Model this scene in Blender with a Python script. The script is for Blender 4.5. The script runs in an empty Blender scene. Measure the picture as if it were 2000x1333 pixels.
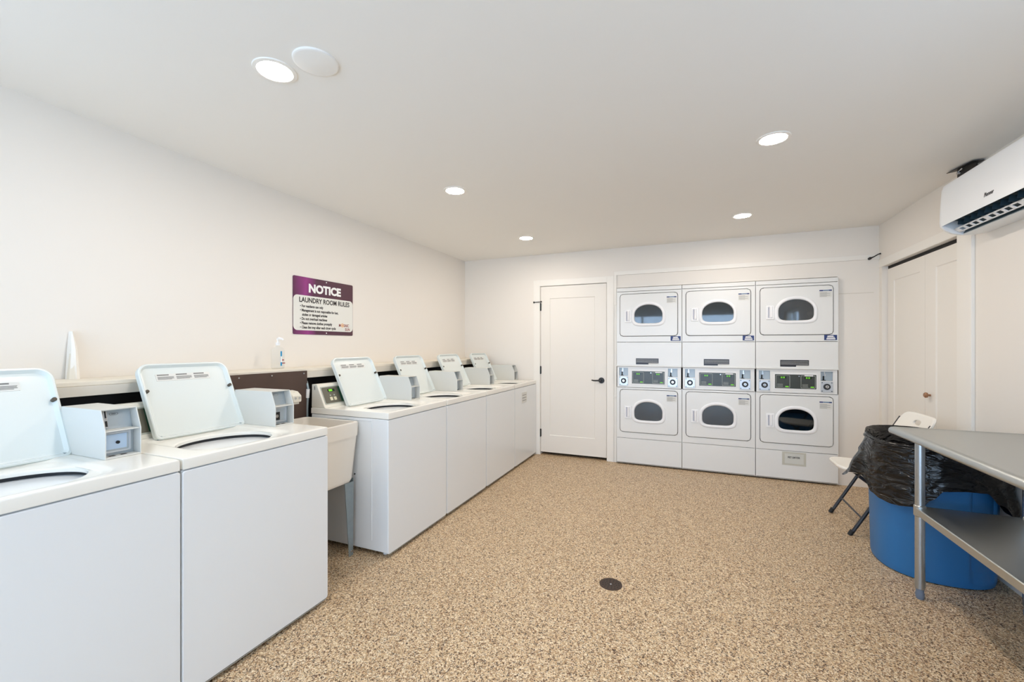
import bpy, bmesh, math, random
from mathutils import Vector, Matrix, noise
random.seed(4)
PI = math.pi
scn = bpy.context.scene
COL = scn.collection

# ------------------------------------------------------------------ helpers
def lin(c):
    return tuple(((v/255)/12.92 if v/255 <= .04045 else ((v/255+.055)/1.055)**2.4) for v in c)

def new_mat(name):
    m = bpy.data.materials.new(name); m.use_nodes = True
    nt = m.node_tree
    return m, nt, nt.nodes['Principled BSDF']

def mat(name, rgb, rough=.5, metal=0., spec=.5, bump=0., bscale=60., var=0., coat=0., emit=None, estr=0., aniso=None):
    m, nt, b = new_mat(name)
    c = lin(rgb) + (1,)
    b.inputs['Base Color'].default_value = c
    b.inputs['Roughness'].default_value = rough
    b.inputs['Metallic'].default_value = metal
    b.inputs['Specular IOR Level'].default_value = spec
    if coat: 
        b.inputs['Coat Weight'].default_value = coat
        b.inputs['Coat Roughness'].default_value = .08
    tc = nt.nodes.new('ShaderNodeTexCoord')
    n = nt.nodes.new('ShaderNodeTexNoise'); n.inputs['Scale'].default_value = bscale
    n.inputs['Detail'].default_value = 4
    if aniso:
        mp = nt.nodes.new('ShaderNodeMapping'); mp.inputs['Scale'].default_value = aniso
        nt.links.new(tc.outputs['Object'], mp.inputs[0]); nt.links.new(mp.outputs[0], n.inputs['Vector'])
    else:
        nt.links.new(tc.outputs['Object'], n.inputs['Vector'])
    if var:
        mx = nt.nodes.new('ShaderNodeMix'); mx.data_type = 'RGBA'
        mx.inputs[6].default_value = tuple(x*(1-var) for x in c[:3]) + (1,)
        mx.inputs[7].default_value = tuple(min(1, x*(1+var)) for x in c[:3]) + (1,)
        nt.links.new(n.outputs['Fac'], mx.inputs[0]); nt.links.new(mx.outputs[2], b.inputs['Base Color'])
    if bump:
        bp = nt.nodes.new('ShaderNodeBump'); bp.inputs['Strength'].default_value = bump
        bp.inputs['Distance'].default_value = .002
        nt.links.new(n.outputs['Fac'], bp.inputs['Height']); nt.links.new(bp.outputs[0], b.inputs['Normal'])
    if emit:
        b.inputs['Emission Color'].default_value = lin(emit) + (1,)
        b.inputs['Emission Strength'].default_value = estr
    return m

def rect(cx, cy, w, h, r=0., n=6):
    if not isinstance(r, (tuple, list)) and r <= 0: return [(cx-w/2, cy-h/2), (cx+w/2, cy-h/2), (cx+w/2, cy+h/2), (cx-w/2, cy+h/2)]
    if not isinstance(r, (tuple, list)): r = (r,)*4
    pts = []
    for (sx, sy, a0), rr in zip(((1, -1, -PI/2), (1, 1, 0), (-1, 1, PI/2), (-1, -1, PI)), r):
        ox, oy = cx+sx*(w/2-rr), cy+sy*(h/2-rr)
        for k in range(n+1):
            a = a0+PI/2*k/n
            pts.append((ox+rr*math.cos(a), oy+rr*math.sin(a)))
    return pts

def dshape(cx, cy, w, hu, hl, nu=2.1, nl=4.5, n=40):
    pts = []
    for k in range(n):
        a = 2*PI*k/n; c, s = math.cos(a), math.sin(a)
        e = nu if s >= 0 else nl
        pts.append((cx+w/2*math.copysign(abs(c)**(2/e), c), cy+(hu if s >= 0 else hl)*math.copysign(abs(s)**(2/e), s)))
    return pts

def polar(pts, c, angs):
    """sample closed polyline at given angles about c"""
    out = []
    m = len(pts)
    for a in angs:
        dx, dy = math.cos(a), math.sin(a); best = None
        for i in range(m):
            x1, y1 = pts[i][0]-c[0], pts[i][1]-c[1]; x2, y2 = pts[(i+1) % m][0]-c[0], pts[(i+1) % m][1]-c[1]
            ex, ey = x2-x1, y2-y1
            den = dx*ey-dy*ex
            if abs(den) < 1e-12: continue
            t = (x1*ey-y1*ex)/den; s = (x1*dy-y1*dx)/den
            if t > 0 and -1e-6 <= s <= 1+1e-6 and (best is None or t > best): best = t
        out.append((c[0]+best*dx, c[1]+best*dy))
    return out

class MB:
    def __init__(s, M=None):
        s.bm = bmesh.new(); s.M = M or (lambda p: p)
    def v(s, p): return s.bm.verts.new(s.M(tuple(p)))
    def face(s, vs):
        try: return s.bm.faces.new(vs)
        except ValueError: return None
    def box(s, x0, x1, y0, y1, z0, z1):
        v = [s.v((x, y, z)) for z in (z0, z1) for (x, y) in ((x0, y0), (x1, y0), (x1, y1), (x0, y1))]
        for f in ((3, 2, 1, 0), (4, 5, 6, 7), (0, 1, 5, 4), (1, 2, 6, 5), (2, 3, 7, 6), (3, 0, 4, 7)):
            s.face([v[i] for i in f])
        return s
    def loft(s, loops, cap0=False, cap1=False, closed=False):
        L = [[s.v(p) for p in lp] for lp in loops]
        n = len(L[0])
        pairs = list(zip(L, L[1:])) + ([(L[-1], L[0])] if closed else [])
        for A, B in pairs:
            for i in range(n):
                s.face([A[i], A[(i+1) % n], B[(i+1) % n], B[i]])
        if cap0: s.face(L[0][::-1])
        if cap1: s.face(L[-1])
        return s
    def prism(s, pts, axis, a, b):
        """extrude 2D polygon along axis from a to b; pts in the other two axes in order"""
        def P(p, t):
            return {'x': (t, p[0], p[1]), 'y': (p[0], t, p[1]), 'z': (p[0], p[1], t)}[axis]
        return s.loft([[P(p, a) for p in pts], [P(p, b) for p in pts]], True, True)
    def tube(s, path, r, n=12, caps=True, closed=False):
        path = [Vector(p) for p in path]; m = len(path); loops = []
        up = None
        for i, p in enumerate(path):
            if closed: d = path[(i+1) % m]-path[i-1]
            else: d = path[min(i+1, m-1)]-path[max(i-1, 0)]
            d.normalize()
            if up is None:
                up = Vector((0, 0, 1)) if abs(d.z) < .9 else Vector((0, 1, 0))
            a = up-d*up.dot(d)
            if a.length < 1e-6: a = d.orthogonal()
            a.normalize(); up = a; b = d.cross(a)
            rr = r[i] if isinstance(r, (list, tuple)) else r
            loops.append([p+a*rr*math.cos(2*PI*k/n)+b*rr*math.sin(2*PI*k/n) for k in range(n)])
        return s.loft(loops, caps and not closed, caps and not closed, closed)
    def cyl(s, p0, p1, r, n=20): return s.tube([p0, p1], r, n)
    def disc_lathe(s, c, prof, axis='z', n=32, cap0=True, cap1=True):
        """prof: list of (radius, height)"""
        loops = []
        for r, h in prof:
            lp = []
            for k in range(n):
                a = 2*PI*k/n; u, w = r*math.cos(a), r*math.sin(a)
                lp.append({'z': (c[0]+u, c[1]+w, c[2]+h), 'y': (c[0]+u, c[1]+h, c[2]+w), 'x': (c[0]+h, c[1]+u, c[2]+w)}[axis])
            loops.append(lp)
        return s.loft(loops, cap0, cap1)
    def build(s, name, m, parent=None, bevel=0., smooth=True, ang=35, seg=2, subd=0, label=None, flip=False):
        bmesh.ops.recalc_face_normals(s.bm, faces=s.bm.faces)
        me = bpy.data.meshes.new(name); s.bm.to_mesh(me); s.bm.free()
        if smooth:
            me.polygons.foreach_set('use_smooth', [True]*len(me.polygons))
            me.set_sharp_from_angle(angle=math.radians(ang))
        me.materials.append(m)
        o = bpy.data.objects.new(name, me); COL.objects.link(o)
        if parent: o.parent = parent
        if bevel:
            b = o.modifiers.new('bevel', 'BEVEL'); b.width = bevel; b.segments = seg; b.limit_method = 'ANGLE'
            b.angle_limit = math.radians(40); b.harden_normals = False
        if smooth:
            wn = o.modifiers.new('wn', 'WEIGHTED_NORMAL'); wn.keep_sharp = True; wn.weight = 80
        if subd:
            q = o.modifiers.new('sub', 'SUBSURF'); q.levels = subd; q.render_levels = subd
        if label: o['label'] = label
        return o

def tag(o, label=None, cat=None, group=None, kind=None):
    if label: o['label'] = label
    if cat: o['category'] = cat
    if group: o['group'] = group
    if kind: o['kind'] = kind
    return o

def thing(name, loc, label, cat, group=None):
    o = bpy.data.objects.new(name, None); COL.objects.link(o)
    o.location = loc; o.empty_display_size = .05
    return tag(o, label, cat, group)

def copy_tree(o, parent=None):
    c = o.copy(); COL.objects.link(c); c.parent = parent
    for ch in list(o.children): copy_tree(ch, c)
    return c

def text_part(name, body, size, place, m, parent, ext=.0004, bold=0., align='LEFT', sx=1., shear=0.):
    """text mesh; place(u, v, w) -> 3D, u right, v up, w out"""
    cu = bpy.data.curves.new('t', 'FONT'); cu.body = body; cu.size = size; cu.extrude = ext
    cu.offset = bold; cu.align_x = align; cu.resolution_u = 3; cu.shear = shear
    t = bpy.data.objects.new('t', cu); COL.objects.link(t)
    dg = bpy.context.evaluated_depsgraph_get(); dg.update()
    me = bpy.data.meshes.new_from_object(t.evaluated_get(dg))
    bpy.data.objects.remove(t); bpy.data.curves.remove(cu)
    me.name = name
    for v in me.vertices: v.co = place(v.co.x*sx, v.co.y, v.co.z)
    me.materials.clear(); me.materials.append(m)
    o = bpy.data.objects.new(name, me); COL.objects.link(o); o.parent = parent
    return o

# ------------------------------------------------------------------ materials
M = {}
M['wall'] = mat('wall_paint', (231, 226, 219), .62, spec=.3, bump=.05, bscale=180)
M['ceil'] = mat('ceiling_paint', (233, 231, 227), .75, spec=.2, bump=.05, bscale=200)
M['trim'] = mat('trim_paint', (236, 233, 227), .4, spec=.4)
M['doorp'] = mat('door_paint', (232, 228, 221), .4, spec=.4)
M['enamel'] = mat('white_enamel', (227, 228, 227), .22, spec=.5, bump=.03, bscale=25)
M['enamel2'] = mat('washer_enamel', (226, 229, 231), .2, spec=.5, bump=.03, bscale=20)
M['deck'] = mat('washer_deck_enamel', (236, 234, 227), .14, spec=.5)
M['lid'] = mat('lid_enamel', (214, 220, 218), .2, spec=.5)
M['plastic'] = mat('console_plastic', (222, 219, 208), .4, spec=.4)
M['ringp'] = mat('window_ring_plastic', (237, 238, 240), .35, spec=.4)
M['recess'] = mat('recess_shade_grey', (176, 178, 190), .5)  # greyer tone carries the shade inside the handle pocket
M['coin'] = mat('coin_box_paint', (206, 206, 201), .38, spec=.4)
M['greymetal'] = mat('grey_coin_panel', (176, 186, 192), .4, metal=.3)
M['chrome'] = mat('chrome', (205, 208, 212), .18, metal=1.)
M['chrome2'] = mat('lock_plate_metal', (205, 210, 216), .3, metal=.55)
M['dark'] = mat('dark_rubber', (22, 22, 22), .6)
M['black'] = mat('black_metal', (24, 23, 23), .38, spec=.5)
M['shade'] = mat('gap_shade', (30, 28, 27), .8)  # shade of the gap above the closet doors, as a colour
M['bump'] = mat('bumper_rubber', (70, 62, 50), .5)
M['panelglass'] = mat('control_face', (62, 66, 62), .25, spec=.5)
M['panelline'] = mat('control_outline', (165, 170, 162), .4)
M['panelgrey'] = mat('washer_keypad', (96, 94, 82), .35)
M['pcbgreen'] = mat('keypad_green', (30, 78, 58), .4)
M['button'] = mat('pale_button', (205, 200, 175), .4)
M['led'] = mat('green_led', (60, 120, 20), .4, emit=(120, 215, 40), estr=.7)
M['leddark'] = mat('led_window', (22, 38, 14), .2)
M['label'] = mat('paper_label', (214, 214, 210), .6)
M['labelprint'] = mat('label_print', (120, 120, 118), .7)
M['blue'] = mat('label_blue', (28, 52, 112), .4)
M['midblue'] = mat('label_mid_blue', (60, 105, 150), .4)
M['darklabel'] = mat('dark_label', (38, 37, 42), .3, spec=.45)
M['white'] = mat('label_white', (240, 240, 240), .5)
M['skylabel'] = mat('light_blue_label', (184, 206, 230), .4)
M['brown'] = mat('brown_board', (74, 56, 48), .55, var=.25, bscale=6, bump=.1)
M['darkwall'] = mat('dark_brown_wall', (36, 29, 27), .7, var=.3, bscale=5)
M['ledge'] = mat('ledge_paint', (226, 219, 205), .5, spec=.3, bump=.1, bscale=40)
M['fascia'] = mat('fascia_paint', (214, 208, 197), .5, spec=.3)
M['sink'] = mat('sink_plastic', (226, 220, 210), .45, spec=.3)
M['galv'] = mat('galvanised_steel', (150, 162, 166), .45, metal=.6, var=.12, bscale=30)
M['bin'] = mat('blue_polyethylene', (40, 108, 166), .42, spec=.45, bump=.15, bscale=300)
M['chairp'] = mat('white_chair_plastic', (236, 234, 228), .45, spec=.35, bump=.1, bscale=400)
M['chairm'] = mat('chair_steel', (38, 40, 46), .35, spec=.5)
M['acp'] = mat('air_conditioner_plastic', (232, 235, 238), .3, spec=.45)
M['acdark'] = mat('air_conditioner_vent_dark', (46, 66, 76), .45)
M['steel'] = mat('brushed_steel', (188, 192, 192), .3, metal=.95, bump=.12, bscale=12, aniso=(220, 2, 220), var=.04)
M['steeltube'] = mat('steel_tube', (180, 188, 196), .24, metal=.95, var=.05, bscale=40)
M['foot'] = mat('grey_foot', (105, 116, 132), .45)
M['wood'] = mat('wood_knob', (150, 108, 76), .45, var=.2, bscale=90)
M['drain'] = mat('drain_cast_metal', (70, 56, 48), .5, metal=.5, var=.3, bscale=200)
M['purple'] = None
M['signwhite'] = mat('sign_white', (226, 226, 220), .3, spec=.5)
M['textdark'] = mat('sign_text_dark', (48, 44, 46), .5)
M['logored'] = mat('logo_maroon', (140, 60, 60), .5)
M['logogold'] = mat('logo_gold', (226, 150, 60), .5)
M['paper'] = mat('taped_paper', (206, 207, 201), .3, spec=.5)
M['tape'] = mat('yellowed_tape', (196, 195, 184), .25)
M['drum'] = mat('drum_steel', (128, 134, 140), .32, metal=.9, var=.1, bscale=30)
M['blackpl'] = mat('black_plastic_gap_shade', (40, 42, 46), .5)  # black plastic of the lock collars; also painted shade in the tub opening
M['gel'] = None
M['dirt'] = mat('scuffed_edge', (150, 146, 138), .6, var=.35, bscale=120)

# purple sign header, a magenta sweep printed on the sign
m, nt, b = new_mat('purple_sign_print'); M['purple'] = m
tc = nt.nodes.new('ShaderNodeTexCoord'); sx_ = nt.nodes.new('ShaderNodeSeparateXYZ'); mr = nt.nodes.new('ShaderNodeMapRange')
mr.inputs[1].default_value = -.31; mr.inputs[2].default_value = .31
nz = nt.nodes.new('ShaderNodeTexNoise'); nz.inputs['Scale'].default_value = 4; ad = nt.nodes.new('ShaderNodeMath'); ad.operation = 'MULTIPLY_ADD'; ad.inputs[1].default_value = .25
cr = nt.nodes.new('ShaderNodeValToRGB')
el = cr.color_ramp.elements
el[0].position = .12; el[0].color = lin((74, 40, 60))+(1,); el[1].position = .95; el[1].color = lin((84, 50, 62))+(1,)
for p, c in ((.32, (146, 54, 128)), (.46, (84, 44, 68))):
    e = el.new(p); e.color = lin(c)+(1,)
nt.links.new(tc.outputs['Object'], sx_.inputs[0]); nt.links.new(sx_.outputs[1], mr.inputs[0]); nt.links.new(tc.outputs['Object'], nz.inputs['Vector'])
nt.links.new(nz.outputs['Fac'], ad.inputs[0]); nt.links.new(mr.outputs[0], ad.inputs[2]); nt.links.new(ad.outputs[0], cr.inputs[0]); nt.links.new(cr.outputs[0], b.inputs['Base Color'])
b.inputs['Roughness'].default_value = .25

# flake floor
m, nt, b = new_mat('flake_epoxy_floor'); M['floor'] = m
tc = nt.nodes.new('ShaderNodeTexCoord')
def voro(scale, stops, seed):
    mp = nt.nodes.new('ShaderNodeMapping'); mp.inputs['Location'].default_value = (seed, seed*.7, 0)
    nt.links.new(tc.outputs['Object'], mp.inputs[0])
    nzd = nt.nodes.new('ShaderNodeTexNoise'); nzd.inputs['Scale'].default_value = scale*.8
    nt.links.new(mp.outputs[0], nzd.inputs['Vector'])
    ad = nt.nodes.new('ShaderNodeMix'); ad.data_type = 'VECTOR'; ad.inputs[0].default_value = .012
    nt.links.new(mp.outputs[0], ad.inputs[4]); nt.links.new(nzd.outputs['Color'], ad.inputs[5])
    vo = nt.nodes.new('ShaderNodeTexVoronoi'); vo.inputs['Scale'].default_value = scale
    nt.links.new(ad.outputs[1], vo.inputs['Vector'])
    sp = nt.nodes.new('ShaderNodeSeparateColor'); nt.links.new(vo.outputs['Color'], sp.inputs[0])
    r = nt.nodes.new('ShaderNodeValToRGB'); r.color_ramp.interpolation = 'CONSTANT'
    el = r.color_ramp.elements
    for k, (p, c) in enumerate(stops):
        e = el[k] if k < 2 else el.new(p)
        e.position = p; e.color = lin(c)+(1,)
    nt.links.new(sp.outputs[0], r.inputs[0])
    return r, sp
r1, s1 = voro(185, [(0, (72, 52, 36)), (.12, (212, 188, 152)), (.36, (196, 166, 128)), (.58, (176, 144, 108)), (.70, (232, 214, 184)), (.84, (126, 92, 66)), (.93, (202, 174, 138))], 0)
r2, s2 = voro(300, [(0, (60, 44, 34)), (.42, (156, 122, 88)), (.72, (236, 222, 196))], 3.3)
mk = nt.nodes.new('ShaderNodeMath'); mk.operation = 'GREATER_THAN'; mk.inputs[1].default_value = .72
nt.links.new(s2.outputs[1], mk.inputs[0])
mx = nt.nodes.new('ShaderNodeMix'); mx.data_type = 'RGBA'
nt.links.new(mk.outputs[0], mx.inputs[0]); nt.links.new(r1.outputs[0], mx.inputs[6]); nt.links.new(r2.outputs[0], mx.inputs[7])
nt.links.new(mx.outputs[2], b.inputs['Base Color'])
b.inputs['Roughness'].default_value = .42; b.inputs['Specular IOR Level'].default_value = .35
bp = nt.nodes.new('ShaderNodeBump'); bp.inputs['Strength'].default_value = .25; bp.inputs['Distance'].default_value = .001
nt.links.new(s1.outputs[1], bp.inputs['Height']); nt.links.new(bp.outputs[0], b.inputs['Normal'])

# dark dryer window glass: see-through tint under a mirror-like skin
m = bpy.data.materials.new('dryer_glass'); m.use_nodes = True; nt = m.node_tree; nt.nodes.clear(); M['glass'] = m
out = nt.nodes.new('ShaderNodeOutputMaterial'); ms = nt.nodes.new('ShaderNodeMixShader')
tr = nt.nodes.new('ShaderNodeBsdfTransparent'); tr.inputs[0].default_value = (.42, .47, .5, 1)
gl = nt.nodes.new('ShaderNodeBsdfGlossy'); gl.inputs['Roughness'].default_value = .04
fr = nt.nodes.new('ShaderNodeFresnel'); fr.inputs[0].default_value = 1.95
nt.links.new(fr.outputs[0], ms.inputs[0]); nt.links.new(tr.outputs[0], ms.inputs[1]); nt.links.new(gl.outputs[0], ms.inputs[2]); nt.links.new(ms.outputs[0], out.inputs[0])
# window pane
m = bpy.data.materials.new('window_pane'); m.use_nodes = True; nt = m.node_tree; nt.nodes.clear(); M['pane'] = m
out = nt.nodes.new('ShaderNodeOutputMaterial'); ms = nt.nodes.new('ShaderNodeMixShader'); ms.inputs[0].default_value = .06
tr = nt.nodes.new('ShaderNodeBsdfTransparent'); tr.inputs[0].default_value = (.95, .97, 1, 1)
gl = nt.nodes.new('ShaderNodeBsdfGlossy'); gl.inputs['Roughness'].default_value = .01
nt.links.new(tr.outputs[0], ms.inputs[1]); nt.links.new(gl.outputs[0], ms.inputs[2]); nt.links.new(ms.outputs[0], out.inputs[0])
# clear bottle plastic
m = bpy.data.materials.new('clear_gel_plastic'); m.use_nodes = True; nt = m.node_tree; nt.nodes.clear(); M['gel'] = m
out = nt.nodes.new('ShaderNodeOutputMaterial'); ms = nt.nodes.new('ShaderNodeMixShader'); ms.inputs[0].default_value = .10
tr = nt.nodes.new('ShaderNodeBsdfTransparent'); tr.inputs[0].default_value = (.96, .965, .96, 1)
pr = nt.nodes.new('ShaderNodeBsdfPrincipled'); pr.inputs['Base Color'].default_value = (.85, .87, .86, 1); pr.inputs['Roughness'].default_value = .1
nt.links.new(tr.outputs[0], ms.inputs[1]); nt.links.new(pr.outputs[0], ms.inputs[2]); nt.links.new(ms.outputs[0], out.inputs[0])
# bag
m, nt, b = new_mat('black_bag_film'); M['bag'] = m
b.inputs['Base Color'].default_value = (.004, .004, .0045, 1); b.inputs['Roughness'].default_value = .17; b.inputs['Specular IOR Level'].default_value = .42
tc = nt.nodes.new('ShaderNodeTexCoord'); mp = nt.nodes.new('ShaderNodeMapping'); mp.inputs['Scale'].default_value = (1, 1, 3.2)
n1 = nt.nodes.new('ShaderNodeTexNoise'); n1.inputs['Scale'].default_value = 8; n1.inputs['Detail'].default_value = 2.5; n1.inputs['Distortion'].default_value = 1.3
bp = nt.nodes.new('ShaderNodeBump'); bp.inputs['Strength'].default_value = .9; bp.inputs['Distance'].default_value = .02
nt.links.new(tc.outputs['Object'], mp.inputs[0]); nt.links.new(mp.outputs[0], n1.inputs['Vector']); nt.links.new(n1.outputs['Fac'], bp.inputs['Height']); nt.links.new(bp.outputs[0], b.inputs['Normal'])
# lamp lens
m = bpy.data.materials.new('lamp_lens'); m.use_nodes = True; nt = m.node_tree; nt.nodes.clear(); M['lens'] = m
out = nt.nodes.new('ShaderNodeOutputMaterial'); em = nt.nodes.new('ShaderNodeEmission'); em.inputs[0].default_value = (1, .90, .80, 1); em.inputs[1].default_value = 195
nt.links.new(em.outputs[0], out.inputs[0])

# ------------------------------------------------------------------ dimensions
XL, XR, YB, YN, HC = -2.72, 1.627, 4.93, -2.0, 2.438
XF = -1.72
YD, X0D, WD = 4.879, -.7508, .6858
TH = .12

def struct(name, mb, m, parent=None, **k):
    o = mb.build(name, m, parent, **k)
    if parent is None: o['kind'] = 'structure'
    return o

struct('floor', MB().box(XL-TH, XR+1., YN-TH, YB+1., -.08, 0), M['floor'])
struct('ceiling', MB().box(XL-TH, XR+1., YN-TH, YB+1., HC, HC+.1), M['ceil'])
VY0, VY1, VZ0, VZ1 = -1.8, -.1, .95, 2.05  # opening for the added left window, out of view
struct('wall_left', MB().box(XL-TH, XL, VY1, YB+1., 0, HC).box(XL-TH, XL, YN-TH, VY0, 0, HC).box(XL-TH, XL, VY0, VY1, 0, VZ0).box(XL-TH, XL, VY0, VY1, VZ1, HC), M['wall'])
# back wall: opening for door 1 and for the dryers
DX0, DX1, DZ = -1.672, -.868, 2.05
b = MB()
b.box(XL, DX0, YB, YB+TH, 0, HC).box(DX0, DX1, YB, YB+TH, DZ, HC).box(DX1, X0D-.004, YB, YB+TH, 0, HC)
DXR = X0D+3*WD+.004
b.box(X0D-.004, DXR, YB, YB+TH, 1.985, HC).box(DXR, XR, YB, YB+TH, 0, HC)
struct('wall_back', b, M['wall'])
# unseen walls added behind the dryers and door to block stray sky light
b = MB()
b.box(X0D-.12, X0D-.02, YB+TH, YB+.95, 0, HC).box(DXR+.02, DXR+.12, YB+TH, YB+.95, 0, HC)
b.box(XL, XR+.9, YB+.93, YB+1., 0, HC).box(DX0-.14, DX0-.04, YB+TH, YB+.93, 0, HC)
struct('wall_light_block', b, M['wall'])
# right wall: closet opening and window opening
CY0, CY1, CZ = 3.69, 4.868, 2.047
WY0, WY1, WZ0, WZ1 = .6, 1.7, 1.08, 1.95
b = MB()
b.box(XR, XR+TH, CY1, YB+1., 0, HC).box(XR, XR+TH, CY0, CY1, CZ, HC).box(XR, XR+TH, WY1, CY0, 0, HC)
b.box(XR, XR+TH, WY0, WY1, 0, WZ0).box(XR, XR+TH, WY0, WY1, WZ1, HC).box(XR, XR+TH, YN-TH, WY0, 0, HC)
struct('wall_right', b, M['wall'])
b = MB()
b.box(XR+TH, XR+.9, CY0-.14, CY0-.04, 0, HC).box(XR+.8, XR+.9, CY0-.04, YB+1., 0, HC)
struct('wall_closet', b, M['wall'])
# near wall behind the camera with a wide glass opening
GX0, GX1, GZ = -2.3, 1.2, 2.15
b = MB()
b.box(XL, GX0, YN-TH, YN, 0, HC).box(GX1, XR, YN-TH, YN, 0, HC).box(GX0, GX1, YN-TH, YN, GZ, HC)
struct('wall_near', b, M['wall'])

def window(name, axis, c0, a0, a1, z0, z1, nmul):
    """frame with glass in an opening; axis x => the wall is at x=c0"""
    fr = MB(); w = .05; t = (c0+.03, c0+.08) if axis == 'x' else (c0-.08, c0-.03)
    def bx(mb, p0, p1, q0, q1, d=0.):
        if axis == 'x': mb.box(t[0]+d, t[1]-d, p0, p1, q0, q1)
        else: mb.box(p0, p1, t[0]+d, t[1]-d, q0, q1)
    bx(fr, a0, a0+w, z0, z1); bx(fr, a1-w, a1, z0, z1); bx(fr, a0+w, a1-w, z0, z0+w); bx(fr, a0+w, a1-w, z1-w, z1)
    for k in range(1, nmul):
        c = a0+(a1-a0)*k/nmul; bx(fr, c-w/2, c+w/2, z0+w, z1-w)
    o = struct(name, fr, M['trim'])
    g = MB(); bx(g, a0+w, a1-w, z0+w, z1-w, .022); g.build('window_pane', M['pane'], o)
    return o
window('window_1', 'x', XR, WY0, WY1, WZ0, WZ1, 2)
window('window_added', 'x', XL-.11, VY0, VY1, VZ0, VZ1, 2)  # unseen window, added to throw cool daylight onto the right wall
window('window_2', 'y', YN, GX0, GX1, 0, GZ, 3)

# ------------------------------------------------------------------ door 1
def panel_door(mbw, x0, x1, z0, z1, px0, px1, pz0, pz1, y, t=.035, dep=.007, edge=.006):
    """door slab facing -y with one recessed panel"""
    c = ((px0+px1)/2, (pz0+pz1)/2)
    L = lambda pts, yy: [(p[0], yy, p[1]) for p in pts]
    out = [(x0, z0), (x1, z0), (x1, z1), (x0, z1)]; inn = [(px0, pz0), (px1, pz0), (px1, pz1), (px0, pz1)]
    inn2 = [(px0+edge, pz0+edge), (px1-edge, pz0+edge), (px1-edge, pz1-edge), (px0+edge, pz1-edge)]
    mbw.loft([L(out, y+t), L(out, y), L(inn, y), L(inn2, y+dep)], True, True)
    return mbw
mb = panel_door(MB(), DX0+.004, DX1-.004, .034, DZ-.004, -1.555, -1.005, .24, 1.90, YB+.004)
# (panel edges measured from the photo: stile about 11 cm, rails 13-20 cm)
d1 = struct('door_1', mb, M['doorp'], smooth=False)
b = MB()   # lever handle
hx, hz = -.93, 1.0-.075
b.disc_lathe((hx, YB+.004, hz), [(.034, 0), (.034, -.006), (.03, -.011), (.012, -.012), (.011, -.045)], 'y', 28, False, True)
b.tube([(hx+.004, YB-.042, hz), (hx-.03, YB-.045, hz), (hx-.08, YB-.043, hz-.002), (hx-.105, YB-.038, hz+.003)], [.011, .009, .0085, .007], 10)
b.build('door_handle', M['black'], d1)
for z in (1.80, 1.03, .265):
    b = MB(); b.cyl((DX0+.001, YB-.006, z-.048), (DX0+.001, YB-.006, z+.048), .0085, 10)
    b.box(DX0-.006, DX0+.012, YB-.002, YB+.0035, z-.045, z+.045); b.build('hinge', M['black'], d1)
b = MB(); b.cyl((DX0-.075, YB-.02, 1.857), (DX0+.02, YB-.03, 1.86), .0045, 8).cyl((DX0-.083, YB-.019, 1.857), (DX0-.072, YB-.02, 1.857), .011, 10)
b.cyl((DX0+.012, YB-.029, 1.86), (DX0+.024, YB-.031, 1.86), .010, 10)
b.build('hinge_stop', M['black'], d1)
# casing of door 1
b = MB()
b.box(DX0-.085, DX0-.002, YB-.014, YB, 0, DZ+.075).box(DX1+.002, DX1+.082, YB-.014, YB, 0, DZ+.075).box(DX0-.002, DX1+.002, YB-.014, YB, DZ+.002, DZ+.075)
struct('trim_1', b, M['trim'], bevel=.002)
# head board and side batten framing the dryers
b = MB(); b.box(-.784, XR, YB-.012, YB, 2.128, 2.172)
b.box(-.784, -.756, YB-.02, YB, 1.79, 2.128).box(-.784, -.756, YB-.012, YB, 0, 1.79)
b.box(-.786, -.756, YB-.022, YB, .735, .745)
struct('trim_2', b, M['trim'], bevel=.0015)
b = MB(); b.box(DXR+.002, XR-.04, YB-.003, YB, 1.817, 1.823); struct('trim_3', b, M['fascia'])
# small hook in the corner
b = MB(); b.tube([(XR-.075, YB-.02, 2.135), (XR-.05, YB-.03, 2.146), (XR-.02, YB-.04, 2.165), (XR-.002, YB-.045, 2.17)], [.009, .005, .005, .007], 8)
b.cyl((XR-.078, YB-.012, 2.132), (XR-.074, YB-.03, 2.136), .012, 10)
tag(b.build('wall_latch', M['black']), 'small dark metal latch at the top right corner of the back wall', 'latch')

# ------------------------------------------------------------------ closet door (right wall), built facing -x
DPX = XR+.04
SW = lambda p: (DPX + (p[1]), p[0], p[2])     # local (y along wall, depth, z)
mb = MB(SW)
panel_door(mb, 4.205, 4.862, .012, 2.018, 4.285, 4.742, .22, 1.905, 0, .035, .007)
c1 = struct('door_2', mb, M['doorp'], smooth=False)
mb = MB(SW)
panel_door(mb, CY0-.02, 4.202, .012, 2.018, CY0+.03, 4.055, .22, 1.905, 0, .035, .007)
c2 = mb.build('door_leaf', M['doorp'], c1, smooth=False)
b = MB(); b.disc_lathe((DPX, 4.125, .955), [(.008, 0), (.008, -.014), (.019, -.02), (.021, -.03), (.014, -.038)], 'x', 20, False, True)
b.build('door_knob', M['wood'], c2, label='small round wooden knob')
b = MB(); b.box(DPX+.005, DPX+.03, CY0, CY1, 2.022, 2.047); b.build('track_gap_shade', M['shade'], c1)  # dark strip filling the gap over the leaves, shade put into its colour
b = MB()
b.box(XR-.004, XR+.0, CY0-.10, CY0, 0, 2.115).box(XR-.004, XR, CY0, YB-.001, CZ, 2.115)
struct('trim_4', b, M['trim'], bevel=.001)
b = MB(); b.box(XR-.018, XR, CY0-.185, CY0-.10, 0, 2.2); struct('trim_5', b, M['trim'], bevel=.002)
b = MB(); b.box(XR-.008, XR, YN, CY0-.185, 0, .085); struct('baseboard_right', b, M['trim'], bevel=.002)

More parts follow.
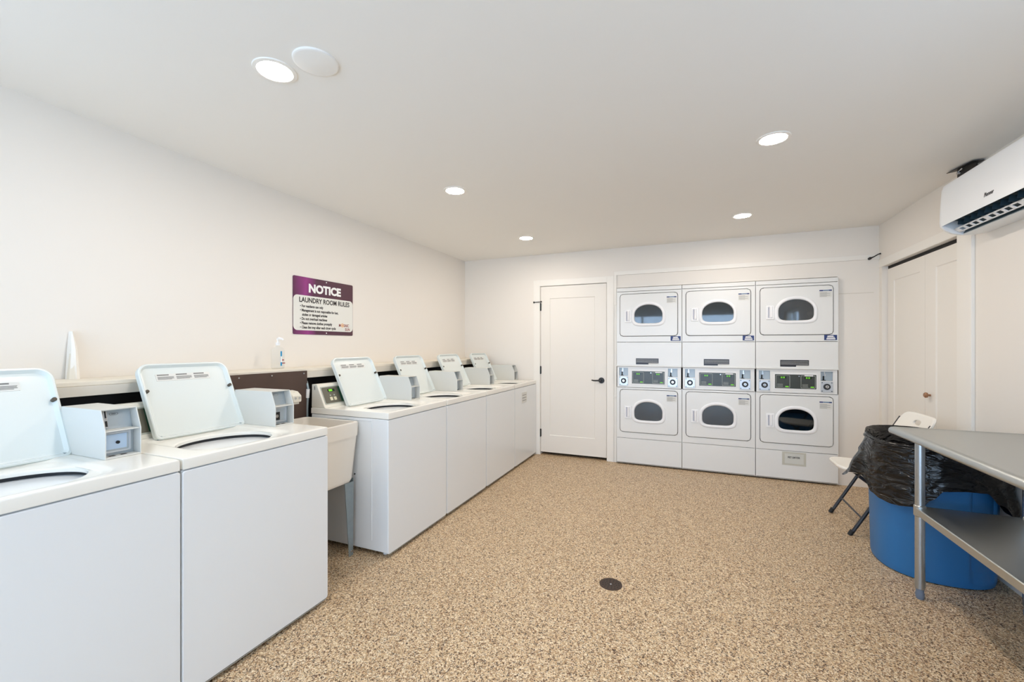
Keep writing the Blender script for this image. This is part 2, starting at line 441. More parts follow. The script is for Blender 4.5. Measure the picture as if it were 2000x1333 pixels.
# ------------------------------------------------------------------ ledge behind the washers
ZL = 1.167
b = MB(); b.box(XL+.001, -2.418, YN+.01, YB-.002, ZL-.018, ZL); struct('trim_6', b, M['ledge'], bevel=.002)
b = MB(); b.box(-2.43, -2.412, YN+.01, YB-.002, ZL-.062, ZL-.0185); struct('trim_7', b, M['fascia'], bevel=.001)
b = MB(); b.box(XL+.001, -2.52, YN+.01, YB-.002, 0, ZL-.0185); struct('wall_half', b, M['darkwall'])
b = MB(); b.box(-2.41, -2.398, 1.60, 2.137, 0, ZL-.012)
bb = b.build('splash_board', M['brown'], bevel=.001)
tag(bb, 'dark brown splash board screwed to the ledge behind the utility sink', 'board')
for y, z in ((1.87, ZL-.03), (2.108, ZL-.03), (1.66, ZL-.03)):
    b = MB(); b.disc_lathe((-2.398, y, z), [(.006, 0), (.005, .003)], 'x', 12); b.build('screw', M['chrome'], bb)

# ------------------------------------------------------------------ washers
WW = .690
def make_washer(label, group):
    t = thing('washing_machine', (0, 0, 0), label, 'washing machine', group)
    y0, y1 = .003, WW-.003
    # cabinet
    b = MB(); b.box(-.645, -.012, y0+.002, y1-.002, .03, .862)
    for y in (y0+.05, y1-.05):
        for x in (-.06, -.6): b.cyl((x, y, 0), (x, y, .031), .018, 12)
    # embossed frame on the side panels
    for ys in ((y0-.0015, y0+.003), (y1-.003, y1+.0015)):
        b.box(-.50, -.13, ys[0], ys[1], .845, .849); b.box(-.134, -.13, ys[0], ys[1], .09, .845)
    b.build('cabinet', M['enamel2'], t, bevel=.004)
    b = MB(); b.loft([[(x, p[0], p[1]) for p in rect((y0+y1)/2, .442, y1-y0-i*2, .836-i*2, .012)] for x, i in ((-.014, 0), (-.004, 0), (0, .004))], True, True)
    b.build('front_panel', M['enamel2'], t, ang=50)
    b = MB()
    b.box(-.006, -.0005, y0+.012, y1-.012, .020, .024)
    b.build('kick_edge', M['dirt'], t, label='scuffed bottom edge')
    # deck
    c = (-.24, .31)
    cor = [math.atan2(yy-c[1], xx-c[0]) for xx in (0., -.652) for yy in (y0, y1)]
    angs = sorted([2*PI*k/72-PI for k in range(72)]+cor)
    R = lambda x0_, x1_, q0, q1, r=0: polar(rect((x0_+x1_)/2, (q0+q1)/2, x1_-x0_, q1-q0, r), c, angs)
    P = lambda pts, z: [(p[0], p[1], z) for p in pts]
    hole = lambda s: [(-.245+(.165*s)*math.cos(a), .325+(.19*s)*math.sin(a)) for a in angs]
    loops = [P(R(-.650, -.002, y0+.003, y1-.003), .8645), P(R(-.652, 0, y0, y1, .008), .867), P(R(-.652, 0, y0, y1, .008), .899), P(R(-.650, -.002, y0+.002, y1-.002, .008), .9035),
             P(R(-.645, -.007, y0+.007, y1-.007, .008), .9055),
             P(R(-.505, -.035, .10, .545, .09), .9055), P(R(-.495, -.045, .11, .535, .085), .899), P(R(-.475, -.062, .126, .518, .08), .897),
             P(R(-.47, -.067, .131, .513, .08), .893),
             P(hole(1.06), .893), P(hole(1.01), .890), P(hole(1.0), .885), P(hole(1.01), .876)]
    MB().loft(loops).build('top_deck', M['deck'], t, ang=40)
    MB().loft([P(hole(s), z) for s, z in [(1.08, .8765), (1.10, .835), (1.08, .832)]]).build('tub_gap_shade', M['blackpl'], t)  # dark band under the rim, the opening's shade painted as colour
    MB().loft([P(hole(s), z) for s, z in [(1.08, .832), (1.04, .842), (.98, .845), (.93, .838), (.92, .80)]]).build('tub_ring', M['plastic'], t)
    MB().loft([P(hole(s), z) for s, z in [(.93, .805), (1.02, .78), (1.02, .45), (.85, .40)]], False, True).build('drum', M['drum'], t)
    # lid, open and leaning back
    dx, dz = -.17, .343; ln = math.hypot(dx, dz); dx /= ln; dz /= ln
    LM = lambda p: (-.478+dx*p[1]+(-dz)*(-p[2]), p[0], .897+dz*p[1]-dx*p[2])
    ly0, ly1, lh = .165, .577, .375
    def lr(i, w, rt=.05): return [(p[0], p[1], w) for p in rect((ly0+ly1)/2, lh/2, ly1-ly0-2*i, lh-2*i, (.022-i*.3, max(.01, rt-i), max(.01, rt-i), .022-i*.3), 8)]
    b = MB(LM); b.loft([lr(.003, -.016), lr(0, -.013), lr(0, .010), lr(.003, .013), lr(.009, .013), lr(.018, -.003), lr(.030, -.005)], True, True)
    lid = b.build('lid', M['lid'], t, ang=30)
    for y in (ly0+.016, ly1-.016):
        b = MB(LM)
        b.loft([[(y+.0075*s*math.cos(2*PI*k/14), lh*.63+.0075*s*math.sin(2*PI*k/14), w) for k in range(14)] for s, w in ((1, 0.), (1, .015), (.7, .017))], False, True)
        b.build('bumper', M['bump'], lid)
    b = MB(LM)
    lb = lr(0, 0)
    b.loft([[(p[0], p[1], w) for p in rect((ly0+ly1)/2-.01, lh-.068, .245, .036, .002)] for w in (-.005, -.0034)], False, True)
    b.build('instruction_label', M['label'], lid)
    b = MB(LM)
    for k in range(3):
        cx = (ly0+ly1)/2-.01+(k-1)*.081
        for j, (w_, h_) in enumerate(((.05, .006), (.07, .0022), (.068, .0022), (.07, .0022), (.06, .0022))):
            yy = lh-.0555-(0 if j == 0 else .006+j*.0042)
            b.loft([[(p[0], p[1], w) for p in rect(cx-.035+w_/2, yy, w_, h_)] for w in (-.0035, -.0029)], False, True)
    b.build('label_print', M['labelprint'], lid)
    for y in (ly0+.02, ly1-.02):
        b = MB(); b.cyl((-.482, y-.012, .9), (-.482, y+.012, .9), .0055, 8)
        b.box(-.488, -.474, y-.004, y+.004, .892, .915); b.build('lid_hinge', M['galv'], t)
    # console
    cy0, cy1 = y0+.006, y1-.006
    prof = [(-.525, .9057), (-.533, .9057+.006), (-.600, 1.056), (-.606, 1.062), (-.648, 1.062), (-.651, .9057)]
    con = MB().prism(prof, 'y', cy0, cy1).build('console', M['plastic'], t, bevel=.004)
    sx, sz = -.067, .144; sl = math.hypot(sx, sz); sx /= sl; sz /= sl
    CM = lambda p: (-.533+sx*p[1]+sz*p[2], p[0], .9117+sz*p[1]-sx*p[2])
    cyc = y0+.115; ch = sl*.5
    b = MB(CM); b.loft([[(p[0], p[1], w) for p in rect(cyc, ch, .188+g, .13+g, .008)] for g, w in ((.0, -.002), (.0, .002), (-.012, .003), (-.016, .0005))], False, False)
    b.build('panel_frame', M['panelline'], con)
    def cplate(name, cx, cv, w_, h_, m_, w0, w1, par, r=.002):
        b = MB(CM); b.loft([[(p[0], p[1], w) for p in rect(cx, cv, w_, h_, r)] for w in (w0, w1)], False, True); return b.build(name, m_, par)
    kp = cplate('keypad', cyc, ch, .174, .116, M['panelgrey'], -.001, .0012, con)
    cplate('green_strip', cyc+.07, ch, .03, .112, M['pcbgreen'], .0008, .0018, con)
    cplate('display_window', cyc-.008, ch+.034, .062, .02, M['leddark'], .0008, .0018, con)
    cplate('display_digits', cyc-.014, ch+.034, .03, .015, M['led'], .001, .0024, con)
    for k in (-1, 1): cplate('button', cyc-.012+k*.017, ch-.028, .022, .024, M['button'], .0005, .004, con, .003)
    for k in (-1, 1): cplate('button', cyc-.012+k*.017, ch-.002, .010, .010, M['panelline'], .0005, .0025, con, .003)
    b = MB(); b.box(-.625, -.618, cy0-.0006, cy0+.001, 1.025, 1.05); b.build('side_sticker', M['labelprint'], con)
    # coin box
    qy0, qy1 = .572, .684
    prof = [(-.24, .906), (-.24, 1.008), (-.271, 1.086), (-.548, 1.086), (-.548, .906)]
    b = MB(); b.prism(prof, 'y', qy0, qy0+.004).prism(prof, 'y', qy1-.004, qy1)
    b.prism([(-.271, 1.086), (-.548, 1.086), (-.548, 1.082), (-.273, 1.082)], 'y', qy0+.004, qy1-.004)
    b.box(-.52, -.24, qy0+.004, qy1-.004, .906, .912).box(-.30, -.242, qy0+.004, qy1-.004, 1.005, 1.009)
    cb = b.build('coin_box', M['coin'], t, bevel=.0012)
    b = MB(); b.prism([(-.285, .912), (-.285, 1.005), (-.294, 1.01), (-.312, 1.081), (-.50, 1.081), (-.50, .912)], 'y', qy0+.0045, qy1-.0045)
    b.build('inner_panel', M['greymetal'], cb)
    # coin slide and slots
    UM = lambda p: (-.294-.018/.0732*p[1]*.97+p[2], p[0], 1.01+.97*p[1]+.25*p[2])
    b = MB(UM); b.box(qy0+.020, qy0+.032, .004, .034, 0, .007).box(qy0+.021, qy0+.033, .036, .070, 0, .006)
    b.build('coin_slide', M['chrome'], cb)
    b = MB(UM); b.box(qy0+.0235, qy0+.0295, .008, .030, .002, .0085).box(qy0+.0255, qy0+.0285, .042, .067, .002, .0085)
    b.build('coin_slot', M['dark'], cb)
    b = MB(UM); b.tube([(qy0+.013, .036, .004), (qy0+.013, .036, .016)], .0075, 12).tube([(qy0+.013, .036, .012), (qy0+.026, .038, .012)], .004, 8)
    b.build('coin_knob', M['chrome'], cb)
    b = MB(UM)
    el = lambda s: [(qy0+.055+.014*s*math.cos(2*PI*k/20), .055+.0065*s*math.sin(2*PI*k/20), .0006) for k in range(20)]
    b.loft([el(1), el(.88)]); b.build('maker_mark', M['labelprint'], cb)
    # lower lock plate
    LMx = lambda p: (-.285+p[2], p[0], .912+p[1])
    b = MB(LMx); b.loft([[(p[0], p[1], w) for p in rect((qy0+qy1)/2-.004, .048, .088+g, .076+g, .005)] for g, w in ((0, 0.), (0, .007), (-.012, .007), (-.014, .003))], False, False)
    b.build('lock_frame', M['chrome2'], cb)
    b = MB(LMx); b.box(qy0+.011, qy1-.019, .014, .082, 0, .004); b.build('lock_face', M['greymetal'], cb)
    b = MB(LMx); b.box(qy0+.02, qy0+.058, .02, .062, .0035, .006); b.build('lock_block', M['dark'], cb)
    b = MB(LMx); b.tube([((qy0+.038), .042, .005), ((qy0+.038), .042, .011)], .0085, 16); b.build('lock_cylinder', M['chrome'], cb)
    b = MB(LMx)
    for k in (0, 1): b.box(qy0+.022+k*.035, qy0+.04+k*.035, -.0001, .0008, .015, .028)
    b.build('vent_slot', M['dark'], cb)
    return t

w0 = make_washer('', 'row of top loading washing machines')
ys = [.287, .977, 2.139, 2.834, 3.529, 4.223]
wlab = ['nearest white washer, cut off by the left edge, blue sticker in its coin box',
        'white top loading washer with open lid just left of the utility sink',
        'white top loading washer just right of the utility sink with its side panel showing',
        'white top loading washer with open lid, second one beyond the utility sink',
        'white top loading washer with open lid, second from the corner door',
        'farthest white top loading washer beside the corner door with a paper notice on its front']
for i, (y, l) in enumerate(zip(ys, wlab)):
    w = w0 if i == 0 else copy_tree(w0)
    w.location = (XF, y, 0); w['label'] = l
    if i == 0: first = w
    if i == 5: last = w
# first washer: pale blue sticker on the lock plate instead of the dark block
box1 = [c for c in first.children if c.name.startswith('coin_box')][0]
for c in list(box1.children):
    if c.name.startswith(('lock_block', 'lock_cylinder')): bpy.data.objects.remove(c)
LMx = lambda p: (-.285+p[2], p[0], .912+p[1])
b = MB(LMx); b.box(.583, .656, .022, .077, .004, .0055); b.build('blue_sticker', M['skylabel'], box1)
b = MB(LMx); b.tube([(.627, .046, .005), (.627, .046, .010)], .006, 14); b.build('key_hole', M['dark'], box1)
text_part('maker_text', 'ESD', .0075, lambda u, v, w: (-.3055+v*-.24*.97+w+.0015, .6265+u, 1.0615+v*.97), M['textdark'], box1, align='CENTER')
# far washer: faint notice
b = MB(lambda p: (p[2], p[0], p[1])); b.box(.20, .36, .68, .80, .0, .001); nf = b.build('paper_notice', M['label'], last)
b = MB(lambda p: (p[2], p[0], p[1]))
for k in range(3): b.box(.22, .34, .705+k*.03, .711+k*.03, .0008, .0014)
b.build('notice_print', M['labelprint'], nf)

# ------------------------------------------------------------------ utility sink
s = thing('utility_sink', (-2.16, 1.9, 0), 'cream plastic utility sink on grey steel legs between two washers', 'sink')
SX0, SX1, SY0, SY1 = -.228, .228, -.223, .223
def sl(i, z, r=.03, k=0.): return [(p[0], p[1], z) for p in rect(0, 0, SX1-SX0-2*i-2*k, SY1-SY0-2*i, r, 6)]
b = MB(); b.loft([sl(.03, .47, .04), sl(.02, .49, .045), sl(.004, .755, .03), sl(0, .76), sl(-.002, .838), sl(.002, .845), sl(.014, .845), sl(.018, .838), sl(.03, .53, .05), sl(.07, .505, .05)], True, True)
bs = b.build('basin', M['sink'], s, ang=40)
b = MB(); b.disc_lathe((.213, .195, .515), [(.006, 0), (.005, .004)], 'x', 10); b.build('bolt', M['dark'], bs)
b = MB(); b.box(.225, .2275, -.20, -.165, .735, .765); b.build('size_sticker', M['labelprint'], bs)
for sxn in (-1, 1):
    for syn in (-1, 1):
        b = MB()
        x, y = sxn*.205, syn*.195
        a = [(x-.002, y-syn*.075), (x+.002, y-syn*.075), (x+.002, y), (x-.002, y)]
        c_ = [(x-.012, y-syn*.028), (x-.008, y-syn*.028), (x-.008, y+syn*.006), (x-.012, y+syn*.006)]
        b.loft([[(p[0], p[1], .47) for p in a], [(p[0], p[1], .0) for p in c_]], True, True)
        a = [(x-.03*sxn, y-.0015), (x, y-.0015), (x, y+.0015), (x-.03*sxn, y+.0015)]
        c_ = [(x-.03*sxn, y+syn*.006-.0015), (x-.01, y+syn*.006-.0015), (x-.01, y+syn*.006+.0015), (x-.03*sxn, y+syn*.006+.0015)]
        b.loft([[(p[0], p[1], .49) for p in a], [(p[0], p[1], .0) for p in c_]], True, True)
        lg = b.build('leg', M['galv'], s, smooth=False)
        b = MB(); b.disc_lathe((x-.008, y-syn*.01, .03), [(.009, 0), (.007, .006)], 'x', 10); b.build('leg_bolt', M['chrome'], lg)
# faucet on the board
fo = thing('faucet', (-2.398, 1.965, 1.0), 'pale grey curved faucet on the brown board above the utility sink', 'faucet')
b = MB()
b.tube([(0, 0, -.02), (.02, 0, .01), (.045, 0, .022), (.075, 0, .012)], [.014, .017, .018, .02], 12)
b.build('spout', M['plastic'], fo)
b = MB(); b.loft([[(x, p[0], p[1]) for p in rect(0, zc, w_, h_, .008)] for x, zc, w_, h_ in ((.04, .014, .052, .05), (.075, .006, .07, .052), (.105, -.012, .066, .044), (.11, -.014, .055, .035))], True, True)
b.build('spray_head', M['plastic'], fo)
b = MB(); b.box(.075, .1, -.02, .02, -.047, -.034); b.build('outlet', M['plastic'], fo)
b = MB()
for y in (-.015, .015): b.disc_lathe((.108, y, -.008), [(.008, 0), (.006, .006)], 'x', 12)
b.build('spray_button', M['chrome'], fo)
# hose beside the sink
ho = thing('water_hose', (-2.40, 2.150, .9), 'grey water hose with a white sleeve rising behind the washer right of the sink', 'hose')
b = MB(); b.tube([(-.02, .0, .18), (0, -.012, .165), (.01, -.012, .13), (.0, -.012, .0), (.0, -.01, -.2)], .008, 10); b.build('tube', M['galv'], ho)
b = MB(); b.tube([(.009, -.012, .13), (.003, -.012, .07)], .012, 12); b.build('sleeve', M['white'], ho)

# ------------------------------------------------------------------ ledge items
# pump bottle
bt = thing('sanitizer_bottle', (-2.60, 2.075, ZL), 'clear pump bottle with a narrow blue label on the ledge below the notice sign', 'bottle')
def ell(rx, ry, z, n=24): return [(rx*math.cos(2*PI*k/n), ry*math.sin(2*PI*k/n), z) for k in range(n)]
b = MB(); b.loft([ell(.024, .042, 0), ell(.028, .047, .006), ell(.028, .047, .125), ell(.024, .040, .14), ell(.014, .015, .152), ell(.013, .013, .16)], True, True); b.build('bottle_body', M['gel'], bt, ang=60)
b = MB(); b.disc_lathe((0, 0, .16), [(.015, 0), (.015, .02), (.006, .022), (.005, .045)], 'z', 16); b.tube([(0, 0, .2), (.012, .0, .208), (.035, .006, .204), (.042, .008, .196)], [.011, .010, .006, .005], 10); b.build('pump', M['white'], bt)
b = MB(); b.box(.0285, .0292, -.004, .008, .02, .12); b.build('blue_label', mat('bottle_label_blue', (30, 140, 190), .4), bt)
b = MB(); b.box(.0288, .0298, -.003, .007, .045, .085); b.build('white_label', M['white'], bt)
b = MB(); b.box(.0285, .0292, .008, .032, .035, .042).box(.0285, .0292, .010, .022, .055, .065); b.build('label_mark', M['logored'], bt)
# white folded plastic strip leaning on the wall
st = thing('plastic_strip', (-2.655, 1.066, ZL), 'tall white folded plastic strip standing on the ledge against the left wall', 'strip')
b = MB()
prof0 = [(.0, -.028), (.012, .006), (.004, .03), (-.058, .032), (-.058, -.02)]
prof1 = [(-.012, -.012), (-.004, .008), (-.012, .024), (-.058, .026), (-.058, -.008)]
prof2 = [(-.04, .004), (-.036, .01), (-.04, .017), (-.058, .018), (-.058, .003)]
b.loft([[(p[0], p[1], z) for p in pr] for pr, z in ((prof0, 0), (prof1, .14), (prof2, .225))], True, True)
b.build('strip_body', M['trim'], st, smooth=False)
b = MB(); b.loft([[(x, y, z) for x, y in pr] for pr, z in (([(.0, -.034), (.012, -.006), (.006, -.004), (-.03, -.03)], 0), ([(-.014, -.014), (-.008, .0), (-.012, .002), (-.03, -.012)], .12))], True, True); b.build('strip_fold', M['ledge'], st, smooth=False)
st.scale = (1, .58, 1); st.location.y = 1.052

# ------------------------------------------------------------------ notice sign
sg = thing('notice_sign', (XL, 2.597, 1.632), 'purple and white laundry room rules notice sign on the left wall', 'sign')
SM = lambda p: (p[2], p[0], p[1])        # u along +y, v up, w out
pl = lambda dw: (lambda u, v, w: Vector((w+dw, u, v)))
SWd, SH = .609, .44
b = MB(SM); b.loft([[(p[0], p[1], w) for p in rect(0, 0, SWd, SH, .012)] for w in (0, .004)], True, True); b.build('backing', M['purple'], sg)
b = MB(SM); b.loft([[(p[0], p[1], w) for p in rect(0, -.055, SWd-.004, .268, .035)] for w in (.003, .0045)], False, True); b.build('white_field', M['signwhite'], sg)
text_part('heading', 'NOTICE', .088, lambda u, v, w: Vector((w+.0045, u+.0, v+.110)), M['white'], sg, bold=.0042, align='CENTER', sx=1.02)
text_part('title', 'LAUNDRY ROOM RULES', .0535, lambda u, v, w: Vector((w+.0050, u+.005, v+.027)), M['textdark'], sg, bold=.0013, align='CENTER', sx=.88)
lines = [('• For residents use only', 0), ('• Management is not responsible for lost,', 0), ('   stolen or damaged articles', 0), ('• Do not overload machines', 0), ('• Please remove clothes promptly', 0), ('• Clean lint tray after each dryer cycle', 0)]
for k, (l, _) in enumerate(lines):
    text_part('rule_line', l, .0285, (lambda kk: (lambda u, v, w: Vector((w+.0050, u-.243, v-.012-kk*.0325))))(k), M['textdark'], sg, bold=.0008, sx=.80)
for word, u0, v0 in (('M', .143, -.147), ('SAIC', .199, -.147), ('SUN', .213, -.180)):
    text_part('logo_text', word, .034, (lambda uu, vv: (lambda u, v, w: Vector((w+.0050, u+uu, v+vv))))(u0, v0), M['logored'], sg, bold=.0004, sx=.84)
b = MB(SM)
c0 = (.184, -.135)
ring = lambda r, w: [(c0[0]+r*math.cos(2*PI*k/24), c0[1]+r*math.sin(2*PI*k/24), w) for k in range(24)]
b.loft([ring(.0145, .005), ring(.0105, .005)]); b.loft([ring(.006, .0048), ring(.006, .0053)], False, True)
for k in range(12):
    a = 2*PI*k/12; b.loft([[(c0[0]+r*math.cos(a+d), c0[1]+r*math.sin(a+d), .005) for r, d in ((.015, -.1), (.02, 0), (.015, .1))], [(c0[0]+r*math.cos(a+d), c0[1]+r*math.sin(a+d), .0054) for r, d in ((.015, -.1), (.02, 0), (.015, .1))]], False, True)
b.build('sun_mark', M['logogold'], sg)
for v in (.205, -.205):
    b = MB(SM); b.tube([(.01, v, .003), (.01, v, .007)], .0045, 10); b.build('screw', M['white'], sg)

# ------------------------------------------------------------------ dryers
def make_dryer():
    t = thing('stacked_dryer', (0, 0, 0), '', 'dryer', 'stacked clothes dryers')
    a0, a1 = .0022, WD-.0022
    DEP = .70
    b = MB()
    b.box(a0, a0+.006, .004, DEP, .035, 1.973).box(a1-.006, a1, .004, DEP, .035, 1.973).box(a0+.006, a1-.006, .004, DEP, 1.967, 1.973)
    b.box(a0+.006, a1-.006, DEP-.006, DEP, .035, 1.967).box(a0+.006, a1-.006, .06, DEP-.006, .035, .045).box(a0+.006, a1-.006, .10, DEP-.006, 1.08, 1.09)
    for x in (a0+.05, a1-.05):
        for y in (.08, DEP-.06): b.cyl((x, y, 0), (x, y, .036), .02, 10)
    b.build('cabinet', M['enamel'], t)
    F = lambda pts, y: [(p[0], y, p[1]) for p in pts]
    def plate(x0, x1, z0, z1, y=0., d=.012, name='panel', m_=M['enamel'], r=.004, par=None):
        b = MB(); b.loft([F(rect((x0+x1)/2, (z0+z1)/2, x1-x0-2*i, z1-z0-2*i, r), yy) for yy, i in ((y+d, 0), (y+.002, 0), (y, .002))], True, True)
        return b.build(name, m_, par or t, ang=50)
    plate(a0, a1, 1.933, 1.973, name='top_panel')
    plate(a0, a1, 1.110, 1.364, -.002, name='service_panel')
    lip = MB(); lip.prism([(-.002, 1.112), (-.014, 1.108), (-.014, 1.098), (.0, 1.092), (.02, 1.092), (.02, 1.112)], 'x', a0, a1).build('panel_lip', M['enamel'], t, bevel=.001)
    plate(a0, a1, .014, .293, name='kick_panel')
    plate(a0+.004, a1-.004, .016, .026, -.0012, .002, 'scuffed_edge', M['dirt'], .002)
    # two doors with their surrounds
    for (z0, z1, dz0, dz1) in ((1.3685, 1.9285, 1.434, 1.900), (.2975, .8595, .365, .836)):
        dx0, dx1 = .041, .642
        dc = ((dx0+dx1)/2, (dz0+dz1)/2)
        cor = [math.atan2(z-dc[1], x-dc[0]) for x in (a0, a1) for z in (z0, z1)]
        ang = sorted([2*PI*k/96-PI for k in range(96)]+cor)
        outer = polar(rect((a0+a1)/2, (z0+z1)/2, a1-a0, z1-z0), dc, ang)
        ro = lambda g: polar(rect(dc[0], dc[1], dx1-dx0+2*g, dz1-dz0+2*g, .03+g, 8), dc, ang)
        b = MB(); b.loft([F(outer, .012), F(outer, 0), F(ro(.0055), 0), F(ro(.0055), .02)]); b.build('door_surround', M['enamel'], t, ang=40)
        b = MB(); b.loft([F(ro(.02), .014), F(ro(-.03), .014)]); b.build('door_gap_shade', M['dark'], t)  # dark ring added behind the door gap so the gap reads as shaded
        # door with window hole
        gx, gz = dx0+.302, dz0+.235
        gc = (gx, gz)
        D = lambda g: dshape(gx, gz-.005, .292+2*g, .112+g, .092+g, n=72)
        Dp = lambda g: polar(D(g), dc, ang)
        b = MB(); b.loft([F(ro(0), .012), F(ro(0), -.003), F(ro(-.004), -.007), F(Dp(.012), -.007), F(Dp(.012), .02)]); dr = b.build('dryer_door', M['enamel'], t, ang=40)
        b = MB(); b.loft([F(D(.032), -.0065), F(D(.029), -.013), F(D(.02), -.017), F(D(.008), -.016), F(D(.0), -.010), F(D(0.), .012)]); b.build('window_ring', M['ringp'], dr, ang=60)
        b = MB(); b.loft([F(D(.002), -.002), F(D(.002), -.006)], True, True); b.build('window_glass', M['glass'], dr)
        b = MB()
        rr = lambda s_: [(gx+.22*s_*math.cos(2*PI*k/40), gz+.0+.22*s_*math.sin(2*PI*k/40)) for k in range(40)]
        b.loft([F(rr(1.0), .022), F(rr(1.), .06), F(rr(1.12), .07), F(rr(1.12), .48), F(rr(.4), .5)], False, True)
        for k in range(3):
            a = PI/2+2*PI*k/3+.5
            b.tube([(gx+.225*math.cos(a), .1, gz+.225*math.sin(a)), (gx+.2*math.cos(a), .42, gz+.2*math.sin(a))], .025, 10)
        b.build('drum', M['drum'], t)
        # molded handle
        hx0, hx1, hz0, hz1 = dx0+.05, dx0+.12, gz-.085, gz+.055
        b = MB()
        b.loft([F(rect((hx0+hx1)/2, (hz0+hz1)/2, hx1-hx0-2*i, hz1-hz0-2*i, .006), yy) for yy, i in ((-.0065, 0), (-.0145, .002), (-.0155, .004), (-.0155, .015), (-.0074, .018))], False, True)
        b.prism([(hx0+.028, -.0080), (hx0+.036, -.024), (hx0+.048, -.026), (hx0+.056, -.0080)], 'z', hz0+.02, hz1-.012)
        hd = b.build('door_handle', M['ringp'], dr, bevel=.001)
        b = MB(); b.box(hx0+.017, hx0+.03, -.0079, -.0072, hz0+.018, hz1-.018); b.build('handle_recess_shade', M['recess'], hd)  # greyer strip, pocket shade put into the colour
        # care sticker
        sx0, sx1, sz0, sz1 = dx0+.492, dx0+.590, dz1-.113, dz1-.042
        b = MB(); b.box(sx0, sx1, -.0078, -.006, sz0, sz1); stk = b.build('care_sticker', M['label'], dr)
        b = MB(); b.box(sx0, sx0+.027, -.0084, -.007, sz1-.012, sz1-.001).box(sx1-.022, sx1, -.0084, -.007, sz1-.012, sz1-.001); b.build('sticker_band', M['blue'], stk)
        b = MB(); b.box(sx0+.027, sx1-.022, -.0084, -.007, sz1-.010, sz1-.002); b.build('sticker_band', M['midblue'], stk)
        b = MB()
        for j in range(5): b.box(sx0+.004, sx0+(.085 if j % 2 else .06), -.0084, -.007, sz0+.008+j*.009, sz0+.0105+j*.009)
        b.build('sticker_print', M['labelprint'], stk)
    # blue sticker low on upper surround
    b = MB(); b.box(.572, .673, -.001, .001, 1.379, 1.428); bl = b.build('blue_sticker', M['blue'], t)
    b = MB()
    for (x0_, x1_, q0, q1) in ((.598, .645, 1.412, 1.421), (.594, .655, 1.402, 1.409), (.59, .66, 1.386, 1.397)): b.box(x0_, x1_, -.0017, 0, q0, q1)
    b.build('sticker_print', M['white'], bl)
    b = MB(); b.box(.212, .45, -.0032, -.001, 1.134, 1.186); b.box(.212, .345, -.0032, -.001, 1.120, 1.134); dl = b.build('warning_label', M['darklabel'], t)
    b = MB(); b.box(.345, .45, -.0032, -.001, 1.120, 1.134)
    for k in range(3): b.box(.218, .444, -.0037, -.002, 1.144+k*.013, 1.1465+k*.013)
    b.build('label_print', M['label'], dl)
    # control section
    z0, z1 = .864, 1.092
    H = [(.030, .127), (.545, .642)]
    b = MB(); y0_, y1_ = .004, .014
    zc0, zc1 = .99, 1.078
    b.box(a0, a1, y0_, y1_, z0, zc0).box(a0, a1, y0_, y1_, zc1, z1)
    b.box(a0, H[0][0], y0_, y1_, zc0, zc1).box(H[0][1], H[1][0], y0_, y1_, zc0, zc1).box(H[1][1], a1, y0_, y1_, zc0, zc1)
    cp = b.build('control_panel', M['enamel'], t)
    b = MB()
    zz = (.905, 1.045)
    b.loft([F(rect((.168+.512)/2, sum(zz)/2, .344+g, zz[1]-zz[0]+g, .004), y) for g, y in ((.016, .0045), (.012, .001), (0, .0015), (-.002, .003))], False, False)
    b.build('display_bezel', M['ringp'], cp)
    b = MB(); b.box(.169, .511, .002, .005, zz[0]+.001, zz[1]-.001); fc = b.build('display_face', M['panelglass'], cp)
    for cx in (.236, .444):
        b = MB(); b.loft([F(rect(cx, .974, .118-2*i, .122-2*i, .006), .0012) for i in (0, .003)]); b.build('display_outline', M['panelline'], cp)
        b = MB(); b.box(cx-.03, cx+.03, .0008, .0025, 1.004, 1.024); b.build('display_window', M['leddark'], cp)
        b = MB()
        for k in (0, 1):
            q = cx-.018+k*.02
            b.box(q, q+.003, .0, .001, 1.007, 1.021).box(q+.010, q+.013, .0, .001, 1.007, 1.021).box(q+.003, q+.010, .0, .001, 1.018, 1.021).box(q+.003, q+.010, .0, .001, 1.0125, 1.0155).box(q+.003, q+.010, .0, .001, 1.007, 1.010)
        b.build('display_digits', M['led'], cp)
        b = MB(); b.box(cx+.02, cx+.048, .0005, .002, .921, .930); b.build('start_light', M['led'], cp)
        b = MB()
        for j in range(3): b.box(cx-.048, cx+.0, .001, .0022, .925+j*.011, .928+j*.011)
        b.build('panel_print', M['panelline'], cp)
    b = MB(); b.box(.415, .485, .0005, .002, 1.030, 1.040); b.build('white_tab', M['white'], cp)
    b = MB(); b.disc_lathe((.37, .002, 1.028), [(.006, 0), (.005, -.002)], 'y', 12); b.build('panel_screw', M['chrome'], cp)
    for k, (h0, h1) in enumerate(H):
        b = MB()
        b.box(h0-.001, h1+.001, .030, .034, zc0-.002, zc1+.002).box(h0-.004, h0, .014, .034, zc0, zc1).box(h1, h1+.004, .014, .034, zc0, zc1).box(h0, h1, .014, .034, zc0-.004, zc0).box(h0, h1, .014, .034, zc1, zc1+.004)
        cs = b.build('coin_acceptor', M['greymetal'], cp)
        b = MB(); b.box(h0+.022, h0+.034, .024, .0305, zc0+.008, zc0+.045).box(h0+.015, h0+.045, .022, .0305, zc0+.002, zc0+.008); b.build('coin_slot', M['dark'], cs)
        b = MB(); b.cyl((h0+.036, .03, zc0+.055), (h0+.036, .012, zc0+.055), .007, 10); b.box(h0+.032, h0+.04, .026, .031, zc0+.045, zc1-.005); b.build('coin_slide', M['chrome'], cs)
        b = MB(); zq0, zq1 = .882, .983
        b.loft([F(rect((h0+h1)/2, (zq0+zq1)/2, h1-h0-2*i, zq1-zq0-2*i, .004), y) for y, i in ((.0045, 0), (-.001, 0), (-.003, .002))], False, True)
